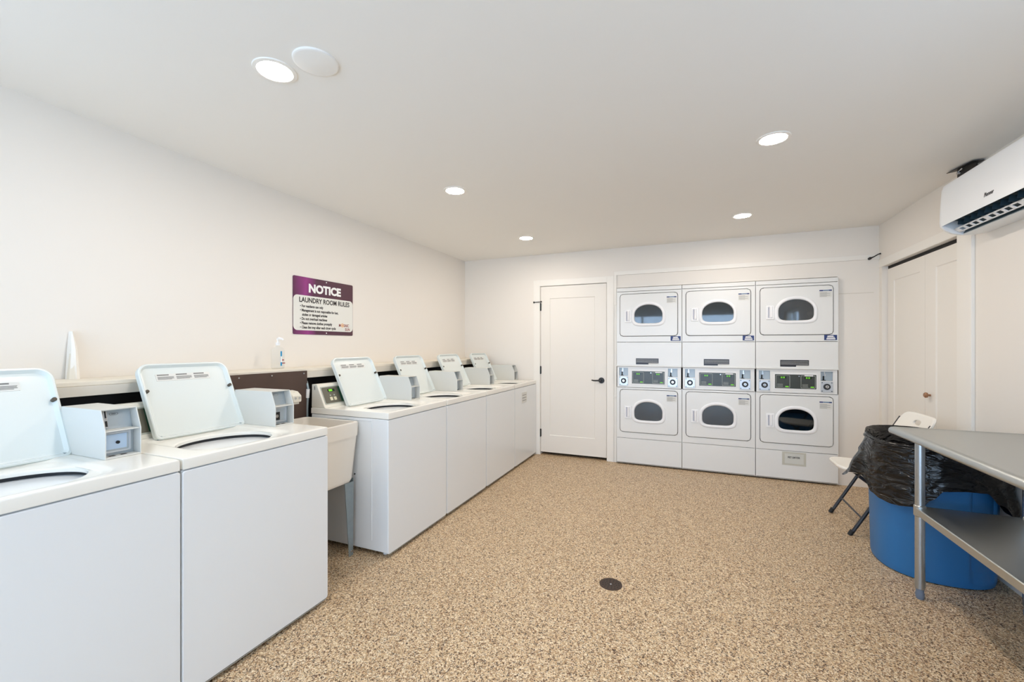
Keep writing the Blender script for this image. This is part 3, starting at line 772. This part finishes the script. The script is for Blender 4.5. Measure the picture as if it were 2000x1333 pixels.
        lp = b.build('lock_plate', M['chrome2'], cp)
        lc = ((h0+h1)/2, 0, (zq0+zq1)/2+.002)
        b = MB(); b.disc_lathe((lc[0], -.003, lc[2]), [(.029, .0005), (.029, -.004), (.02, -.005)], 'y', 28, False, True); b.build('lock_collar', M['blackpl'], lp)
        b = MB(); b.disc_lathe((lc[0], -.006, lc[2]), [(.0145, .002), (.0145, -.007), (.012, -.009)], 'y', 24, False, True); b.build('lock_cylinder', M['chrome'], lp)
        b = MB(); b.disc_lathe((lc[0], -.014, lc[2]), [(.0045, .002), (.0045, -.002)], 'y', 12, False, True); b.build('key_hole', M['dark'], lp)
        for sxn in (-1, 1):
            for szn in (-1, 1):
                b = MB(); b.disc_lathe((lc[0]+sxn*.038, -.003, (zq0+zq1)/2+szn*.04), [(.006, .0005), (.005, -.004)], 'y', 10, False, True); b.build('screw', M['drum'], lp)
    return t
dry = make_dryer()
dl = ['leftmost white stacked dryer column beside the corner door',
      'middle one of the three white stacked dryer columns',
      'rightmost white stacked dryer column with the paper pet dryer notice on its base']
for i in range(3):
    d = dry if i == 0 else copy_tree(dry)
    d.location = (X0D+i*WD, YD, 0); d['label'] = dl[i]
px = X0D+2*WD
ps = thing('paper_notice', (px+.328, YD-.0005, .218), 'yellowed taped paper notice reading PET DRYER on the rightmost dryer base', 'notice')
b = MB(); b.box(-.099, .099, -.0016, 0, -.062, .068); b.build('tape_sheet', M['tape'], ps)
b = MB(); b.box(-.078, .08, -.0022, -.001, -.045, .052); b.build('paper_sheet', M['paper'], ps)
text_part('notice_text', 'PET DRYER', .024, lambda u, v, w: Vector((u*1.0-.002, -.0026-w, v+.008)), M['textdark'], ps, bold=.0006, align='CENTER', sx=.85)

# ------------------------------------------------------------------ steel work table
TX0, TX1, TY0, TY1, TZ = 1.02, 1.619, 1.15, 2.985, .880
tb = thing('work_table', (1.32, 2.07, 0), 'stainless steel work table with lower shelf against the right wall', 'table')
L = lambda x, y, z: (x-1.32, y-2.07, z)
TM = lambda p: L(*p)
b = MB(TM)
def tl(i, z, r=.018): return [(p[0], p[1], z) for p in rect((TX0+TX1)/2, (TY0+TY1)/2, TX1-TX0-2*i, TY1-TY0-2*i, max(.004, r-i), 5)]
b.loft([tl(.03, TZ-.030), tl(.012, TZ-.038), tl(.003, TZ-.034), tl(0, TZ-.024), tl(.002, TZ-.012), tl(.010, TZ-.004), tl(.022, TZ), tl(.034, TZ-.001), tl(.04, TZ-.003)], False, True)
b.box(TX0+.05, TX1-.05, TY0+.05, TY1-.05, TZ-.012, TZ-.004)
b.build('table_top', M['steel'], tb, ang=50)
SZ = .478
LX = (1.118, 1.528); LY = (1.262, 2.872)
b = MB(TM)
sx0, sx1, sy0, sy1 = LX[0]-.022, LX[1]+.022, LY[0]-.022, LY[1]+.022
def shl(i, z): return [(p[0], p[1], z) for p in ((sx0+.03+i, sy0+i), (sx1-.03-i, sy0+i), (sx1-i, sy0+.03+i), (sx1-i, sy1-.03-i), (sx1-.03-i, sy1-i), (sx0+.03+i, sy1-i), (sx0+i, sy1-.03-i), (sx0+i, sy0+.03+i))]
b.loft([shl(.003, SZ-.035), shl(0, SZ-.035), shl(0, SZ-.003), shl(.004, SZ)], False, True)
b.build('lower_shelf', M['steel'], tb, smooth=False)
for x in LX:
    for y in LY:
        b = MB(TM); b.cyl((x, y, .055), (x, y, TZ-.012), .0208, 24)
        lg = b.build('leg', M['steeltube'], tb)
        b = MB(TM); b.disc_lathe((x, y, 0), [(.015, 0), (.018, .012), (.019, .03), (.0165, .034), (.0165, .056)], 'z', 20); b.build('foot', M['foot'], lg)
        b = MB(TM); b.disc_lathe((x, y, 0), [(.0212, SZ-.048), (.0255, SZ-.042), (.0255, SZ+.008), (.0212, SZ+.012)], 'z', 24, False, False); b.build('shelf_collar', M['steel'], lg)

# ------------------------------------------------------------------ trash bin and bag
BC = (1.335, 3.325)
bn = thing('trash_bin', (BC[0], BC[1], 0), 'large round blue plastic trash bin standing behind the steel table leg', 'trash bin')
def sup(rx, ry, z, e=2.35, n=144, ribs=0.):
    o = []
    for k in range(n):
        a = 2*PI*k/n; c, s_ = math.cos(a), math.sin(a)
        f = 1.
        if ribs:
            for ac in (math.radians(-62), math.radians(118)):
                d = abs((a-ac+PI) % (2*PI)-PI)
                if d < .28: f -= ribs*(1-(d/.28)**8)
        o.append((rx*f*math.copysign(abs(c)**(2/e), c), ry*f*math.copysign(abs(s_)**(2/e), s_), z))
    return o
b = MB()
R0, R1 = .262, .277
prof = [(.95, 0.004, 0), (1.0, .02, 0), (1.0, .05, .0)]
loops = [sup(R0*.93, R0*.93, .0), sup(R0*.985, R0*.985, .006), sup(R0, R0, .025)]
for k in range(9):
    z = .04+.64*k/8; r = R0+(R1-R0)*(z/.7); loops.append(sup(r, r, z, ribs=.055 if 0 < k < 8 else 0))
loops += [sup(R1+.002, R1+.002, .70), sup(R1+.01, R1+.01, .705), sup(R1+.011, R1+.011, .725), sup(R1+.002, R1+.002, .732), sup(R1-.006, R1-.006, .725), sup(R0-.01, R0-.01, .03)]
b.loft(loops, True, True); b.build('bin_body', M['bin'], bn, ang=50)
# bag: inside, over the rim, hanging down outside with an uneven hem
bg = thing('trash_bag', (BC[0], BC[1], .73), 'black plastic trash bag lining the blue bin and hanging over its rim', 'bag')
hem = [(0, .47), (20, .50), (60, .50), (110, .50), (150, .47), (163, .462), (172, .51), (184, .50), (194, .435), (207, .418), (222, .412), (245, .425), (254, .48), (262, .535), (275, .548), (288, .545), (300, .485), (313, .405), (325, .40), (338, .405), (350, .43), (360, .47)]
flare = [(0, .012), (40, .0), (110, .0), (140, .035), (160, .10), (168, .075), (180, .02), (200, .012), (290, .012), (312, .03), (325, .06), (335, .07), (345, .04), (360, .012)]
def interp(tb_, d):
    for (a, va), (c, vc) in zip(tb_, tb_[1:]):
        if a <= d <= c:
            f = (d-a)/(c-a); f = f*f*(3-2*f); return va+(vc-va)*f
n = 200
def bagloop(kind, s_):
    pts = []
    for k in range(n):
        a = 2*PI*k/n; d = math.degrees(a)
        c, s2 = math.cos(a), math.sin(a); e = 2.35
        ux, uy = math.copysign(abs(c)**(2/e), c), math.copysign(abs(s2)**(2/e), s2)
        wr = noise.noise(Vector((c*3, s2*3, s_*2.5+kind)))*.5+noise.noise(Vector((c*9, s2*9, s_*5)))*.3
        if kind == 0:      # inside going down
            r = R1-.022-.03*s_+wr*.010; z = .75-.45*s_
        else:
            hz = interp(hem, d); fl = interp(flare, d)
            fo_ = noise.noise(Vector((c*2.2, s2*2.2, s_*7+4)))+.5*noise.noise(Vector((c*5, s2*5, s_*16)))
            r = R1+.0145+.004*abs(wr)+.013*abs(fo_)*min(1, 4*s_)+(.010*s_+fl*s_**1.6)*(1+.5*wr)+.004*math.sin(s_*16+d*.06)*(1-s_)
            if ux > .05: r = min(r, (XR-.016-BC[0])/max(.05, abs(ux)))
            z = .752-(.752-hz)*s_+.006*wr*(1-s_)
        pts.append((r*ux, r*uy, z-.73+(0.008*wr if s_ > .9 and kind else 0)))
    return pts
b = MB()
top = [(p[0]*.985, p[1]*.985, p[2]+.012+.005*noise.noise(Vector((k*.13, 2, 0)))) for k, p in enumerate(bagloop(1, 0.0))]
# the mouth is slightly raised at the back
def raise_back(lp, h=.028):
    return [(x, y, z+h*max(0, math.sin(math.atan2(y, x)-.3))) for x, y, z in lp]
loops = [bagloop(0, s_) for s_ in (1, .7, .45, .25, .1)]+[raise_back([(x, y, z) for x, y, z in top])]+[bagloop(1, s_/12) for s_ in range(0, 13)]
b.loft(loops, True, False)
bgm = b.build('bag_film', M['bag'], bg, ang=180)
b = MB(); ridge = bagloop(1, .04)
b.tube([(x*1.01, y*1.01, z+.004+.004*noise.noise(Vector((k*.35, 5, 0)))) for k, (x, y, z) in enumerate(ridge)], [.0045+.002*noise.noise(Vector((k*.9, 9, 0))) for k in range(n)], 6, closed=True)
b.build('gathered_band', M['bag'], bg, ang=180)

# ------------------------------------------------------------------ folding chair (faces -x)
ch = thing('folding_chair', (1.25, 3.87, 0), 'white plastic folding chair with dark steel legs behind the blue trash bin', 'chair')
CH = lambda p: (p[0]-1.25, p[1]-3.87, p[2])
cy0, cy1 = 3.665, 4.085
# seat
b = MB(CH)
def seat(i, z): return [(p[0], p[1], z+.012*((1.2-p[0])/.2)) for p in rect(1.205, 3.875, .405-2*i, .40-2*i, (.05, .05, .12, .12), 8)]
b.loft([seat(.012, .418), seat(.002, .425), seat(0, .437), seat(.004, .446), seat(.03, .445), seat(.08, .440)], True, True)
b.build('seat', M['chairp'], ch, ang=50)
# backrest, curved in plan with handle hole; local u across (y), v up, bent
def BM(u, v, w):
    # u -.21...21 ; v 0...24 ; w thickness
    xx = 1.405+.40*v/.73*.98 - .35*(u*u) + w   # leans back and wraps forward at the ends
    return (xx-.0, 3.862+u, .615+v)
BMc = lambda p: CH(BM(*p))
cc = (0, .165)
cor = [math.atan2(v-cc[1], u-cc[0]) for u in (-.225, .225) for v in (0, .225)]
ang = sorted([2*PI*k/64-PI for k in range(64)])
ob = lambda i: polar(rect(0, .1125, .45-2*i, .225-2*i, (.02, .06, .06, .02), 8), cc, ang)
ho_ = lambda g: [(0+(.052+g)*math.copysign(abs(math.cos(a))**.8, math.cos(a)), .165+(.017+g)*math.copysign(abs(math.sin(a))**.8, math.sin(a))) for a in ang]
mid = lambda f: [((1-f)*p[0]+f*q[0], (1-f)*p[1]+f*q[1]) for p, q in zip(ob(.01), ho_(.006))]
Wd_ = lambda pts, w: [(p[0], p[1], w) for p in pts]
b = MB(BMc)
b.loft([Wd_(ob(.004), .009), Wd_(ob(0), .004), Wd_(ob(0), -.006), Wd_(ob(.004), -.010), Wd_(mid(0), -.011), Wd_(mid(.35), -.010), Wd_(mid(.7), -.010), Wd_(ho_(.006), -.010), Wd_(ho_(0), -.006), Wd_(ho_(0), .006), Wd_(ho_(.006), .009), Wd_(mid(.7), .009), Wd_(mid(.35), .009), Wd_(mid(0), .009)], closed=True)
b.build('backrest', M['chairp'], ch, ang=40)
# frame: front legs run from the floor up behind the backrest; rear legs cross under the seat
for y in (cy0-.012, cy1+.008):
    b = MB(CH); b.tube([(1.045, y, .0), (1.215, y, .31), (1.40, y, .64), (1.482, y, .79)], .0115, 12); lg = b.build('front_leg', M['chairm'], ch)
    b = MB(CH); b.tube([(1.040, y, .0), (1.058, y, .034)], .0145, 12); b.build('rubber_foot', M['dark'], lg)
for y in (cy0+.012, cy1-.016):
    b = MB(CH); b.tube([(1.555, y, .012), (1.46, y, .13), (1.10, y, .412)], .011, 12); lg = b.build('rear_leg', M['chairm'], ch)
    b = MB(CH); b.tube([(1.563, y, .002), (1.543, y, .027)], .0145, 12); b.build('rubber_foot', M['dark'], lg)
b = MB(CH); b.tube([(1.113, cy0-.012, .124), (1.113, cy1+.008, .124)], .0065, 10); b.build('cross_bar', M['chairm'], ch)
b = MB(CH); b.tube([(1.50, cy0+.012, .08), (1.50, cy1-.016, .08)], .0065, 10); b.build('cross_bar', M['chairm'], ch)
b = MB(CH); b.tube([(1.40, cy0-.012, .645), (1.405, 3.875, .655), (1.40, cy1+.008, .645)], .009, 10); b.build('back_rail', M['chairm'], ch)

# ------------------------------------------------------------------ air conditioner
AY0, AY1 = 2.52, 3.405
ac = thing('air_conditioner', (XR, (AY0+AY1)/2, 2.14), 'white wall mounted air conditioner at the top right with open dark louvres', 'air conditioner')
ZA = 2.14; YA = (AY0+AY1)/2
# profile: d = distance out from the wall
full = [(0, 1.992), (.06, 1.984), (.12, 1.986), (.165, 2.0), (.195, 2.02), (.213, 2.045), (.216, 2.07), (.213, 2.16), (.206, 2.266), (.198, 2.290), (.180, 2.303), (.15, 2.31), (0, 2.312)]
cut = [(0, 1.992), (.06, 1.984), (.10, 1.984), (.118, 1.987), (.085, 2.03), (.13, 2.075), (.170, 2.085), (.213, 2.046), (.216, 2.07), (.213, 2.16), (.206, 2.266), (.198, 2.290), (.180, 2.303), (.15, 2.31), (0, 2.312)]
AM = lambda p: (-p[0], p[1]-YA, p[2]-ZA)
b = MB(AM)
b.prism(cut, 'y', AY0+.05, AY1-.035)
def shr(prof, f, cx=.0, cz=2.14): return [(cx+(p[0]-cx)*(1 if p[0] == 0 else f), cz+(p[1]-cz)*f) for p in prof]
for ya, yb in ((AY1-.035, AY1), (AY0+.05, AY0)):
    sg_ = 1 if yb > ya else -1
    b.loft([[(p[0], y, p[1]) for p in shr(full, f)] for y, f in ((ya, 1), (yb-sg_*.02, 1), (yb-sg_*.008, .985), (yb-sg_*.002, .955), (yb, .92))], True, True)
b.build('housing', M['acp'], ac, ang=35)
b = MB(AM); b.prism([(.112, 1.994), (.09, 2.03), (.13, 2.073), (.168, 2.083), (.205, 2.05), (.2, 2.052), (.166, 2.079), (.133, 2.069), (.094, 2.03), (.115, 1.997)], 'y', AY0+.052, AY1-.0352)
b.build('outlet_recess', M['acdark'], ac, smooth=False)
b = MB(AM)
# louvre ladder: rails along y with short rungs
d0, z0_, d1_, z1_ = .136, 1.999, .164, 2.018
for f0, f1 in ((0, .16), (.84, 1)):
    b.prism([(d0+(d1_-d0)*f0, z0_+(z1_-z0_)*f0), (d0+(d1_-d0)*f1, z0_+(z1_-z0_)*f1), (d0+(d1_-d0)*f1-.002, z0_+(z1_-z0_)*f1+.004), (d0+(d1_-d0)*f0-.002, z0_+(z1_-z0_)*f0+.004)], 'y', AY0+.07, AY1-.05)
k = 0; y = AY1-.05
while y > AY0+.09:
    w_ = .018 if k % 4 else .035
    b.prism([(d0, z0_), (d1_, z1_), (d1_-.002, z1_+.004), (d0-.002, z0_+.004)], 'y', y-w_, y); y -= w_+.043; k += 1
b.build('louvre', M['ringp'], ac, smooth=False)
y = AY1-.10
while y > AY0+.08:
    b = MB(AM); b.prism([(.12, 2.03), (.17, 2.036), (.165, 2.066), (.13, 2.066)], 'y', y-.003, y); y -= .061
    b.build('vane', M['acdark'], ac, smooth=False)
text_part('brand_text', 'Pioneer', .03, lambda u, v, w: Vector((-.2162-w, -(u)+(2.93-YA)+.0, v+2.092-ZA)), M['textdark'], ac, bold=.0004, align='CENTER', sx=.8, shear=.3)
# mounting bracket left above it
br = thing('ceiling_bracket', (1.565, 3.50, HC), 'small black metal bracket under the ceiling above the air conditioner', 'bracket')
b = MB(); b.loft([[(x, y, z) for x, y in ((-.04, .08), (.03, .04), (.055, -.10), (.0, -.10))] for z in (-.012, -.008)], True, True); b.build('plate', M['black'], br)
b = MB(); b.loft([[(x, y, z) for x, y in ((-.01, .03), (-.004, .03), (.03, -.09), (.024, -.09))] for z in (-.12, -.012)], True, True); b.build('web', M['black'], br)
b = MB(); b.disc_lathe((-.004, .02, -.035), [(.012, 0), (.009, -.012)], 'x', 8).cyl((-.01, .03, -.028), (-.012, -.03, -.022), .004, 6); b.cyl((.02, 0, -.008), (.02, 0, 0), .006, 8); b.build('clip', M['chrome'], br)

# ------------------------------------------------------------------ ceiling lamps and cover
lamps = [(-1.545, 1.22), (-1.545, 2.655), (-1.545, 4.10), (.42, 2.645), (.425, 4.105), (.42, 1.22)]
llab = ['large looking round recessed ceiling lamp beside the blank ceiling cover', 'round recessed ceiling lamp in the left row, second from the camera',
        'small looking round recessed ceiling lamp nearest the far left corner', 'round recessed ceiling lamp upper right, the nearer of the right pair',
        'round recessed ceiling lamp above the stacked dryers, the farther of the right pair', 'round recessed ceiling lamp in the right row above the table']
lamp0 = thing('recessed_lamp', (0, 0, HC), '', 'ceiling lamp', 'recessed ceiling lamps')
b = MB(); b.disc_lathe((0, 0, 0), [(.082, 0), (.080, -.004), (.066, -.006), (.062, -.003)], 'z', 40, False, False); b.build('trim_ring', M['trim'], lamp0)
b = MB(); b.disc_lathe((0, 0, 0), [(.062, -.0025), (.0615, -.0045)], 'z', 40, False, True); b.build('lens', M['lens'], lamp0)
for i, ((x, y), l) in enumerate(zip(lamps, llab)):
    q = lamp0 if i == 0 else copy_tree(lamp0)
    q.location = (x, y, HC); q['label'] = l
tt = 1.116/(676.4-120); dxx = (-318.5+.9235*(617-1000))*tt; dyy = (766.5+.3837*(617-1000))*tt
cv = MB().disc_lathe((0, 0, 0), [(.084, 0), (.083, -.006), (.076, -.010), (.0, -.012)], 'z', 40, False, False).build('ceiling_cover', M['ceil'])
cv.location = (dxx, dyy, HC); tag(cv, 'blank round white cover on the ceiling right of the nearest lamp', 'cover')

# ------------------------------------------------------------------ floor drain
dn = thing('floor_drain', (-.398, 2.386, 0), 'round brown metal floor drain in the middle of the speckled floor', 'drain')
b = MB(); b.disc_lathe((0, 0, 0), [(.062, 0), (.062, .002), (.058, .003), (.055, .0015)], 'z', 36, False, True); b.build('drain_plate', M['drain'], dn)
b = MB()
for rr_, nn in ((.044, 14), (.03, 10), (.016, 6)):
    for k in range(nn):
        a = 2*PI*k/nn; b.disc_lathe((rr_*math.cos(a), rr_*math.sin(a), .0016), [(.0042, 0), (.0042, .0005)], 'z', 8)
b.build('drain_hole', M['dark'], dn)
b = MB(); b.disc_lathe((0, 0, .0015), [(.005, 0), (.004, .0015)], 'z', 10); b.build('screw', M['chrome'], dn)

# ------------------------------------------------------------------ light, world, camera
w = bpy.data.worlds.new('sky'); scn.world = w; w.use_nodes = True
bgd = w.node_tree.nodes['Background']; bgd.inputs[0].default_value = (.62, .80, 1.0, 1); bgd.inputs[1].default_value = 5.0
def portal(name, loc, rot, sx_, sy_):
    l = bpy.data.lights.new(name, 'AREA'); l.shape = 'RECTANGLE'; l.size = sx_; l.size_y = sy_; l.cycles.is_portal = True
    o = bpy.data.objects.new(name, l); COL.objects.link(o); o.location = loc; o.rotation_euler = rot
portal('window_light', (XR+.1, (WY0+WY1)/2, (WZ0+WZ1)/2), (0, PI/2, 0), WZ1-WZ0, WY1-WY0)
portal('added_window_portal', (XL-.1, (VY0+VY1)/2, (VZ0+VZ1)/2), (0, -PI/2, 0), VZ1-VZ0, VY1-VY0)  # portal for the added left window
portal('door_light', ((GX0+GX1)/2, YN-.1, GZ/2), (PI/2, 0, 0), GX1-GX0, GZ)

cam = bpy.data.cameras.new('camera'); co = bpy.data.objects.new('camera', cam); COL.objects.link(co)
co.location = (0, 0, 1.3222); co.rotation_euler = (PI/2, 0, .3938)
cam.sensor_width = 36; cam.lens = 829.9/2000*36; cam.shift_y = (676.4-666.5)/2000; cam.clip_start = .02
scn.camera = co
vs = scn.view_settings; vs.view_transform = 'Standard'; vs.look = 'None'; vs.gamma = 1; vs.use_curve_mapping = False
vs.exposure = 0.33
scn.cycles.max_bounces = 14; scn.cycles.diffuse_bounces = 9; scn.cycles.glossy_bounces = 6; scn.cycles.transparent_max_bounces = 12
scn.cycles.use_denoising = True; scn.cycles.sample_clamp_indirect = 6
scn.cycles.caustics_reflective = False; scn.cycles.caustics_refractive = False
